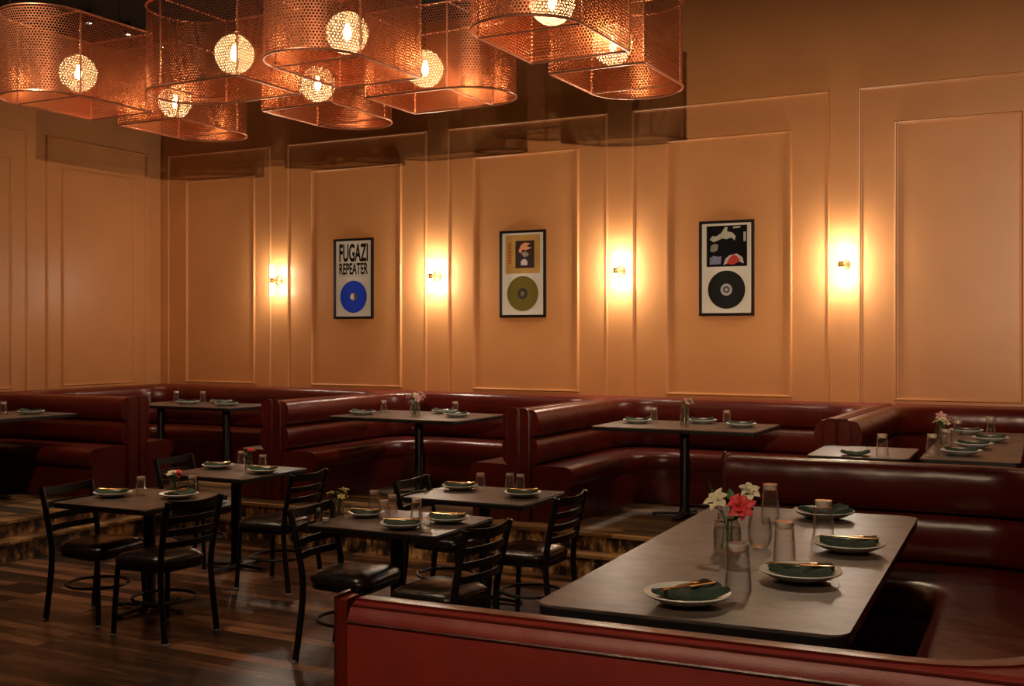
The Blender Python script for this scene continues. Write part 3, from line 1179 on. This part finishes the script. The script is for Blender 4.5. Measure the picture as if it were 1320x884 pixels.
def make_lantern():
    t = empty('copper_lantern', (0, 0, 0))
    pts = ushape()
    n = len(pts)
    bm = bmesh.new()
    uvl = bm.loops.layers.uv.new('UVMap')
    acc = [0.0]
    for i in range(n):
        a, b = pts[i], pts[(i + 1) % n]
        acc.append(acc[-1] + math.hypot(b[0] - a[0], b[1] - a[1]))
    lo = [bm.verts.new((x, y, 0)) for x, y in pts]
    hi = [bm.verts.new((x, y, LH)) for x, y in pts]
    for i in range(n):
        j = (i + 1) % n
        f = bm.faces.new((lo[i], lo[j], hi[j], hi[i]))
        for l, (u, v) in zip(f.loops, ((acc[i], 0), (acc[i + 1], 0), (acc[i + 1], LH), (acc[i], LH))):
            l[uvl].uv = (u, v)
        f.smooth = True
    me = bpy.data.meshes.new('screen')
    bm.to_mesh(me); bm.free()
    me.materials.append(M['copper'])
    try:
        me.set_sharp_from_angle(angle=R(40))
    except Exception:
        pass
    o = bpy.data.objects.new('screen', me)
    C.objects.link(o)
    o.parent = t
    for z in (0.0, LH):
        bm = bmesh.new()
        tube(bm, [(x, y, z) for x, y in pts + pts[:1]], 0.008, 6, cap=False)
        finish('rim', bm, M['rim'], t)
        bm = bmesh.new()
        tube(bm, [(LS, -LW / 2, z), (LS, LW / 2, z)], 0.0055, 6)
        finish('crossbar', bm, M['rim'], t)
    for (x, y) in ((0, -LW / 2), (0, LW / 2), (LS, -LW / 2), (LS, LW / 2)):
        bm = bmesh.new()
        tube(bm, [(x, y, 0), (x, y, LH)], 0.0065, 6)
        for k in range(24):
            lathe(bm, [(0.0, -0.004), (0.0105, -0.002), (0.0105, 0.002), (0.0, 0.004)], 6, x, y, (k + 0.5) * LH / 24)
        finish('seam_strip', bm, M['rim'], t)
    for (x, y) in ((0.02, -LW / 2), (0.02, LW / 2), (LS + LW / 2, 0)):
        bm = bmesh.new()
        tube(bm, [(x, y, LH), (x, y, ZC - ZB)], 0.003, 5)
        finish('hanging_rod', bm, M['black'], t)
    return t


def make_globe():
    # origin at globe centre
    t = empty('globe_pendant', (0, 0, 0))
    g = 0.135
    bm = bmesh.new()
    bmesh.ops.create_uvsphere(bm, u_segments=32, v_segments=20, radius=g)
    for v in bm.verts:
        if v.co.z > g * 0.96:
            v.co.z = g * 0.96
    o = finish('glass_globe', bm, M['globe'], t)
    bm = bmesh.new()
    lathe(bm, [(0.0, 0.06), (0.018, 0.06), (0.022, 0.075), (0.022, 0.125), (0.045, 0.13), (0.045, 0.142), (0.012, 0.15), (0.0, 0.16)], 20)
    finish('socket', bm, M['brass'], t)
    bm = bmesh.new()
    lathe(bm, [(0.0, -0.05), (0.012, -0.045), (0.024, -0.02), (0.024, 0.005), (0.016, 0.035), (0.013, 0.06)], 20, cap=False)
    finish('bulb', bm, M['bulbglass'], t)
    bm = bmesh.new()
    tube(bm, [(0, 0, 0.15), (0, 0, ZC - 3.74)], 0.0035, 6)
    finish('cord', bm, M['black'], t)
    return t


lan0, glo0 = make_lantern(), make_globe()
# corner of the square end (world / LK) and heading of the rounded end
c_ = LW / 2
lanterns = [
    # centre of square end, heading
    ((-3.995 * LK, 3.745 * LK), 270, (-3.98 * LK, 3.49 * LK), 'leftmost of the front row, its square end to the back'),
    ((-3.99 * LK, 3.90 * LK), 90, (-4.05 * LK, 4.14 * LK), 'behind the leftmost one, rounded end to the back wall'),
    ((-2.97 * LK, 3.555 * LK), 180, (-3.15 * LK, 3.55 * LK), 'second in the front row, rounded end pointing left'),
    ((-3.15 * LK, 3.95 * LK), 90, (-3.19 * LK, 4.15 * LK), 'low in the middle, behind the two central ones'),
    ((-2.565 * LK, 3.735 * LK), 270, (-2.55 * LK, 3.50 * LK), 'third in the front row, before the blue record'),
    ((-2.775 * LK, 4.13 * LK), 0, (-2.60 * LK, 4.13 * LK), 'behind the central ones, rounded end pointing right'),
    ((-1.69 * LK, 3.725 * LK), 270, (-1.69 * LK, 3.50 * LK), 'rightmost of the front row, cut by the top edge'),
    ((-1.705 * LK, 3.905 * LK), 90, (-1.73 * LK, 4.13 * LK), 'farthest right, rounded end over the black record'),
]
for i, (p, hd, g, lab) in enumerate(lanterns):
    o = lan0 if i == 0 else copy_tree(lan0)
    o.location = (p[0], p[1], ZB)
    o.rotation_euler.z = R(hd)
    tag(o, 'perforated copper lantern ' + lab, 'lantern', 'perforated copper lanterns')
    q = glo0 if i == 0 else copy_tree(glo0)
    q.location = (g[0], g[1], 3.74)
    tag(q, 'clear glass globe light inside the copper lantern ' + lab.split(',')[0], 'pendant light', 'glass globes inside the lanterns')
    lamp('bulb_light', 'POINT', (0, 0, -0.0), BULB_W, WARM, q, 0.03)

# ------------------------------------------------------------------ sconces
def make_sconce():
    # origin on the wall; the arm comes out along -y
    t = empty('wall_sconce', (0, 0, 0))
    rot = Matrix.Rotation(PI / 2, 4, 'X')
    bm = bmesh.new(); b2 = bmesh.new()
    lathe(b2, [(0.0, 0.0), (0.055, 0.0), (0.057, 0.008), (0.045, 0.018), (0.020, 0.028), (0.012, 0.04), (0.0, 0.04)], 24)
    merge(bm, b2, rot)
    finish('backplate', bm, M['brass'], t)
    bm = bmesh.new(); b2 = bmesh.new()
    lathe(b2, [(0.009, 0.03), (0.009, 0.07), (0.020, 0.075), (0.020, 0.085), (0.009, 0.09), (0.009, 0.12)], 16)
    merge(bm, b2, rot)
    finish('arm', bm, M['brass'], t)
    bm = bmesh.new()
    lathe(bm, [(0.0, -0.03), (0.026, -0.03), (0.030, -0.024), (0.018, -0.01), (0.018, 0.01), (0.030, 0.024), (0.026, 0.03), (0.0, 0.03)], 20, 0, -0.13)
    finish('lamp_holder', bm, M['brass'], t)
    for s in (1, -1):
        bm = bmesh.new()
        lathe(bm, [(0.0, s * 0.031), (0.021, s * 0.031), (0.022, s * 0.04), (0.022, s * 0.16), (0.018, s * 0.175), (0.0, s * 0.18)], 20, 0, -0.13, cap=False)
        finish('glowing_tube', bm, M['tube'], t)
    return t


sc0 = make_sconce()
for i, (x, lab) in enumerate(((-8.632, 'left of the blue record'), (-6.46, 'between the blue and the gold record'), (-4.315, 'between the gold and the black record'), (-2.13, 'right of the black record'))):
    o = sc0 if i == 0 else copy_tree(sc0)
    o.location = (x, YB, 2.435)
    tag(o, 'brass wall sconce with two glowing tubes ' + lab, 'wall lamp', 'brass wall sconces')
    for s in (1, -1):
        lamp('tube_light', 'POINT', (0, -0.13, s * 0.11), SCONCE_W, (1.0, 0.88, 0.70), o, 0.035)


# ------------------------------------------------------------------ framed records
def text_mesh(body, w_, h_, loc, m, parent, name):
    cu = bpy.data.curves.new(name, 'FONT')
    cu.body = body
    cu.extrude = 0.0
    cu.offset = 0.03
    tmp = bpy.data.objects.new('tmp', cu)
    C.objects.link(tmp)
    bpy.context.view_layer.update()
    dg = bpy.context.evaluated_depsgraph_get()
    me = bpy.data.meshes.new_from_object(tmp.evaluated_get(dg))
    bpy.data.objects.remove(tmp)
    xs = [v.co.x for v in me.vertices]; ys = [v.co.y for v in me.vertices]
    x0, x1, y0, y1 = min(xs), max(xs), min(ys), max(ys)
    for v in me.vertices:
        u = (v.co.x - x0) / (x1 - x0); q = (v.co.y - y0) / (y1 - y0)
        v.co = Vector((loc[0] + (u - 0.5) * w_, loc[1], loc[2] + (q - 0.5) * h_))
    me.materials.clear()
    me.materials.append(m)
    o = bpy.data.objects.new(name, me)
    C.objects.link(o)
    o.parent = parent
    return o


def disc(bm, x, y, z, r, th, n=48):
    b2 = bmesh.new()
    lathe(b2, [(0.0, 0.0), (r, 0.0), (r, th), (0.0, th)], n)
    merge(bm, b2, Matrix.Translation((x, y, z)) @ Matrix.Rotation(PI / 2, 4, 'X'))


def patch(pts, y, m, name, parent):
    bm = bmesh.new()
    vs = [bm.verts.new((a, y, b)) for a, b in pts]
    vs2 = [bm.verts.new((a, y + 0.0006, b)) for a, b in pts]
    ring_loft_pts = None
    bm.faces.new(vs)
    bm.faces.new(vs2)
    n = len(vs)
    for i in range(n):
        bm.faces.new((vs[i], vs[(i + 1) % n], vs2[(i + 1) % n], vs2[i]))
    return finish(name, bm, m, parent, smooth=False)


def rect(x0, x1, z0, z1):
    return [(x0, z0), (x1, z0), (x1, z1), (x0, z1)]


def vinyl_mat(name, col):
    m, t, b = nt(name)
    c = coords(t)
    sp = node(t, 'ShaderNodeVectorMath', operation='LENGTH')
    cc = node(t, 'ShaderNodeVectorMath', operation='MULTIPLY')
    cc.inputs[1].default_value = (1, 0, 1)
    t.links.new(c, cc.inputs[0])
    t.links.new(cc.outputs[0], sp.inputs[0])
    wv = node(t, 'ShaderNodeMath', operation='SINE')
    mu = node(t, 'ShaderNodeMath', operation='MULTIPLY')
    mu.inputs[1].default_value = 900
    t.links.new(sp.outputs['Value'], mu.inputs[0])
    t.links.new(mu.outputs[0], wv.inputs[0])
    t.links.new(ramp(t, wv.outputs[0], [(0.0, tuple(x * 0.8 for x in col)), (1.0, col)]), b.inputs['Base Color'])
    b.inputs['Roughness'].default_value = 0.6
    b.inputs['Specular IOR Level'].default_value = 0.2
    return m


def framed(x, label, disc_mat, art, hub):
    W, H_, zc = 0.535, 0.905, 2.435
    t = empty('framed_record', (x, YB, zc), 0, label, 'framed record', 'framed records')
    fw = 0.026
    bm = bmesh.new()
    prof = [(0, 0), (0, -0.032), (fw * 0.8, -0.034), (fw, -0.026), (fw, 0)]
    rings = []
    for sx, sz in ((-1, -1), (1, -1), (1, 1), (-1, 1), (-1, -1)):
        rings.append([(sx * (W / 2 - u), d - 0.001, sz * (H_ / 2 - u)) for u, d in prof])
    ring_loft(bm, rings, True, False)
    finish('frame', bm, M['frame'], t, angle=30)
    bm = bmesh.new()
    box(bm, -W / 2 + fw * 0.7, W / 2 - fw * 0.7, -0.016, -0.002, -H_ / 2 + fw * 0.7, H_ / 2 - fw * 0.7)
    finish('mat_board', bm, M['mat'], t, smooth=False)
    rz = -0.205
    d = empty_part('record', t, (0, -0.0165, rz))
    bm = bmesh.new(); disc(bm, 0, 0, 0, 0.182, 0.003)
    o = finish('record_disc', bm, disc_mat, d)
    hub(d)
    art(t, -0.0172)
    return t


def empty_part(name, parent, loc):
    o = bpy.data.objects.new(name, None)
    C.objects.link(o)
    o.parent = parent
    o.location = loc
    return o


def hub_of(cols):
    def f(d):
        for k, (r, c) in enumerate(cols):
            bm = bmesh.new(); disc(bm, 0, -0.003 - 0.0006 * k, 0, r, 0.0006, 28)
            finish('centre_label', bm, plain('record_label_%d' % random.randint(0, 99999), c, 0.5), d)
    return f


def hub_blue(d):
    bm = bmesh.new(); disc(bm, 0, -0.003, 0, 0.048, 0.0006, 28)
    finish('centre_label', bm, plain('record_label_dark', (0.10, 0.09, 0.07), 0.5), d)
    patch([(-0.045, -0.012), (-0.022, -0.03), (-0.012, -0.008), (-0.006, -0.04), (0.006, -0.03), (0.004, 0.03), (-0.02, 0.038), (-0.034, 0.02)], -0.0042, plain('record_label_pale', (0.75, 0.7, 0.55), 0.5), 'label_print', d)


def art_fugazi(t, y):
    text_mesh('FUGAZI', 0.395, 0.205, (0, y, 0.292), M['ink'], t, 'band_lettering')
    text_mesh('REPEATER', 0.395, 0.130, (0, y, 0.112), M['ink'], t, 'title_lettering')
    bm = bmesh.new()
    for k in range(26):
        if k % 7 == 6:
            continue
        x = -0.19 + k * 0.0145
        box(bm, x, x + 0.008, y, y + 0.0005, 0.024, 0.031)
    finish('small_print', bm, plain('grey_print', (0.25, 0.2, 0.18), 0.7), t, smooth=False)


def art_gold(t, y):
    patch(rect(-0.20, 0.20, 0.005, 0.405), y, plain('ochre_sleeve', (0.50, 0.30, 0.07), 0.6), 'record_sleeve', t)
    patch(rect(-0.085, 0.135, 0.06, 0.345), y - 0.0008, plain('dark_picture', (0.03, 0.014, 0.012), 0.5), 'sleeve_picture', t)
    patch([(-0.05, 0.235), (-0.02, 0.30), (0.02, 0.325), (0.09, 0.315), (0.045, 0.285), (0.11, 0.27), (0.04, 0.245), (0.0, 0.255), (-0.02, 0.215)], y - 0.0016, plain('orange_print', (0.75, 0.30, 0.16), 0.6), 'picture_shape', t)
    patch([(-0.015, 0.215), (0.03, 0.235), (0.075, 0.205), (0.055, 0.18), (0.01, 0.175)], y - 0.0016, plain('grey_green_print', (0.30, 0.28, 0.20), 0.6), 'picture_shape', t)
    patch([(-0.018, 0.09), (-0.022, 0.125), (0.0, 0.15), (0.03, 0.155), (0.055, 0.13), (0.055, 0.09)], y - 0.0016, plain('pale_print', (0.62, 0.58, 0.6), 0.6), 'picture_shape', t)
    bm = bmesh.new()
    for z, w_ in ((0.31, 0.03), (0.285, 0.036), (0.255, 0.03), (0.225, 0.04), (0.19, 0.044), (0.16, 0.04), (0.13, 0.044), (0.105, 0.036)):
        box(bm, -0.152 - w_ / 2, -0.152 + w_ / 2, y - 0.0014, y - 0.0008, z - 0.0, z + 0.018)
    finish('red_lettering', bm, plain('red_print', (0.50, 0.10, 0.02), 0.6), t, smooth=False)


def art_black(t, y):
    patch(rect(-0.195, 0.20, 0.015, 0.405), y, plain('night_sleeve', (0.008, 0.007, 0.009), 0.85, spec=0.1), 'record_sleeve', t)
    pale = plain('pale_grey_print', (0.42, 0.42, 0.36), 0.6)
    patch([(-0.165, 0.275), (-0.14, 0.31), (-0.10, 0.305), (-0.05, 0.335), (-0.015, 0.39), (0.01, 0.39), (0.005, 0.35), (0.06, 0.335), (0.09, 0.30), (0.08, 0.26), (0.05, 0.29), (0.0, 0.275), (-0.04, 0.285), (-0.09, 0.262), (-0.13, 0.25)], y - 0.0008, pale, 'sleeve_lettering', t)
    patch([(0.06, 0.375), (0.13, 0.378), (0.14, 0.395), (0.07, 0.395)], y - 0.0008, pale, 'picture_shape', t)
    patch(rect(0.165, 0.19, 0.25, 0.34), y - 0.0008, pale, 'picture_shape', t)
    patch([(-0.16, 0.165), (-0.155, 0.215), (-0.12, 0.235), (-0.08, 0.225), (-0.09, 0.17), (-0.13, 0.155)], y - 0.0008, plain('dim_print', (0.22, 0.22, 0.2), 0.6), 'picture_shape', t)
    patch([(-0.165, 0.035), (-0.165, 0.10), (-0.13, 0.12), (-0.08, 0.11), (-0.05, 0.115), (-0.055, 0.04)], y - 0.0008, plain('blue_grey_print', (0.17, 0.2, 0.34), 0.6), 'picture_shape', t)
    patch([(-0.03, 0.03), (-0.01, 0.09), (0.03, 0.12), (0.10, 0.135), (0.155, 0.10), (0.17, 0.04), (0.13, 0.055), (0.12, 0.09), (0.04, 0.10), (0.0, 0.04)], y - 0.0008, plain('whitish_print', (0.5, 0.42, 0.4), 0.6), 'picture_shape', t)
    patch([(0.0, 0.04), (0.03, 0.095), (0.065, 0.125), (0.10, 0.115), (0.125, 0.08), (0.12, 0.055), (0.06, 0.03)], y - 0.0016, plain('red_jacket_print', (0.42, 0.02, 0.015), 0.6), 'picture_shape', t)


framed(-7.553, 'black framed blue vinyl record under black block lettering on white', vinyl_mat('blue_vinyl', (0.012, 0.06, 0.75)), art_fugazi, hub_blue)
framed(-5.403, 'black framed olive-gold vinyl record under an ochre sleeve', vinyl_mat('olive_vinyl', (0.17, 0.135, 0.02)), art_gold, hub_of([(0.058, (0.03, 0.025, 0.02)), (0.03, (0.12, 0.10, 0.06)), (0.006, (0.4, 0.35, 0.2))]))
framed(-3.222, 'black framed black vinyl record under a dark sleeve with a red figure', vinyl_mat('black_vinyl_record', (0.008, 0.008, 0.010)), art_black, hub_of([(0.057, (0.36, 0.36, 0.37)), (0.034, (0.07, 0.07, 0.1)), (0.012, (0.5, 0.5, 0.5))]))


# ------------------------------------------------------------------ ceiling spotlights
def make_spot():
    t = empty('ceiling_spotlight', (0, 0, 0))
    bm = bmesh.new()
    lathe(bm, [(0.0, 0.0), (0.03, 0.0), (0.03, -0.03), (0.05, -0.035), (0.05, -0.14), (0.046, -0.14), (0.04, -0.12), (0.0, -0.12)], 20)
    finish('housing', bm, M['black'], t)
    bm = bmesh.new()
    lathe(bm, [(0.0, -0.124), (0.038, -0.124), (0.038, -0.1215), (0.0, -0.1215)], 20)
    finish('lens', bm, M['spot'], t)
    return t


sp0 = make_spot()
spots = [  # position, aim, power factor, cone, label
    ((-9.47, 8.44), (-9.2, 7.2, 0.8), 2.2, 60, 'nearest the left wall, over the far left booth'),
    ((-9.45, 8.96), (-8.7, 9.2, 0.8), 1.4, 60, 'over the corner booth'),
    ((-9.54, 9.54), (-9.9, 10.0, 1.0), 0.4, 60, 'deepest in the corner of the two walls'),
    ((-5.6, 8.3), (-5.7, 9.3, 1.0), 2.7, 62, 'added over the booth below the blue record'),  # this one and those below are unseen, added to light booths and tables
    ((-3.0, 8.3), (-3.1, 9.3, 1.0), 2.2, 62, 'added over the booth below the gold record'),
    ((-1.6, 7.2), (-1.15, 7.9, 1.0), 1.1, 48, 'added over the right-hand tables'),
    ((-2.4, 9.3), (-1.05, 3.9, 1.05), 2.1, 34, 'added near the back wall, aimed at the foreground table'),  # added to light the tabletop from its far side
    ((-1.2, -0.8), (-1.3, 2.7, 0.9), 6.5, 60, 'added behind the camera to light the foreground booth'),  # added out of view to brighten the red booth face
    ((-4.6, 4.2), (-3.9, 6.3, 0.4), 2.4, 70, 'added over the cafe tables'),
    ((-6.6, 4.6), (-7.0, 6.3, 0.4), 3.2, 80, 'added over the left cafe tables'),
]
for i, (p, tg, k, cone, lab) in enumerate(spots):
    o = sp0 if i == 0 else copy_tree(sp0)
    o.location = (p[0], p[1], ZC)
    tag(o, 'small black ceiling spotlight ' + lab, 'ceiling light', 'ceiling spotlights')
    lamp('spot_light', 'SPOT', (p[0], p[1], ZC - 0.16), SPOT_W * k, (1.0, 0.72, 0.46), None, 0.05, cone, (tg[0], tg[1], tg[2]), 0.8)

# unseen spotlight added behind the camera to brighten the panelled walls
t = empty('added_wall_spotlight', (0.35, -1.3, 2.95), 0, 'unseen spotlight added behind the camera to brighten the panelled wall', 'spotlight')
bm = bmesh.new()
tube(bm, [(0, 0, 0.06), (0, 0, ZC - 2.95)], 0.012, 8)
finish('pole', bm, M['black'], t)
bm = bmesh.new()
b2 = bmesh.new()
lathe(b2, [(0.0, -0.16), (0.06, -0.16), (0.075, -0.1), (0.09, 0.05), (0.085, 0.05), (0.07, -0.08), (0.0, -0.1)], 24)
merge(bm, b2, (Vector((-5.0, 10.5, 2.3)) - Vector((0.35, -1.3, 2.95))).to_track_quat('Z', 'Y').to_matrix().to_4x4())
finish('housing', bm, M['black'], t)
for nm, z0, z1 in (('added_light_flap', -0.26, -0.054), ('added_light_flap', 0.040, 0.26)):  # added flaps that keep the wash off the booths and upper wall
    bm = bmesh.new()
    box(bm, -0.75, 0.35, 0.36, 0.364, z0, z1)
    finish(nm, bm, M['black'], t, smooth=False)
bm = bmesh.new()
for x in (-0.74, 0.34):
    tube(bm, [(x, 0.362, -0.25), (x, 0.362, 0.25)], 0.008, 6)
    tube(bm, [(x, 0.362, 0.25), (0, 0, 0.09)], 0.008, 6)
finish('flap_bracket', bm, M['black'], t)
lamp('wall_wash_light', 'SPOT', (0.35 - 0.03, -1.3 + 0.06, 2.95), WASH_W, (1.0, 0.70, 0.44), None, 0.028, 66, (-4.9, 10.5, 2.35), 0.5)
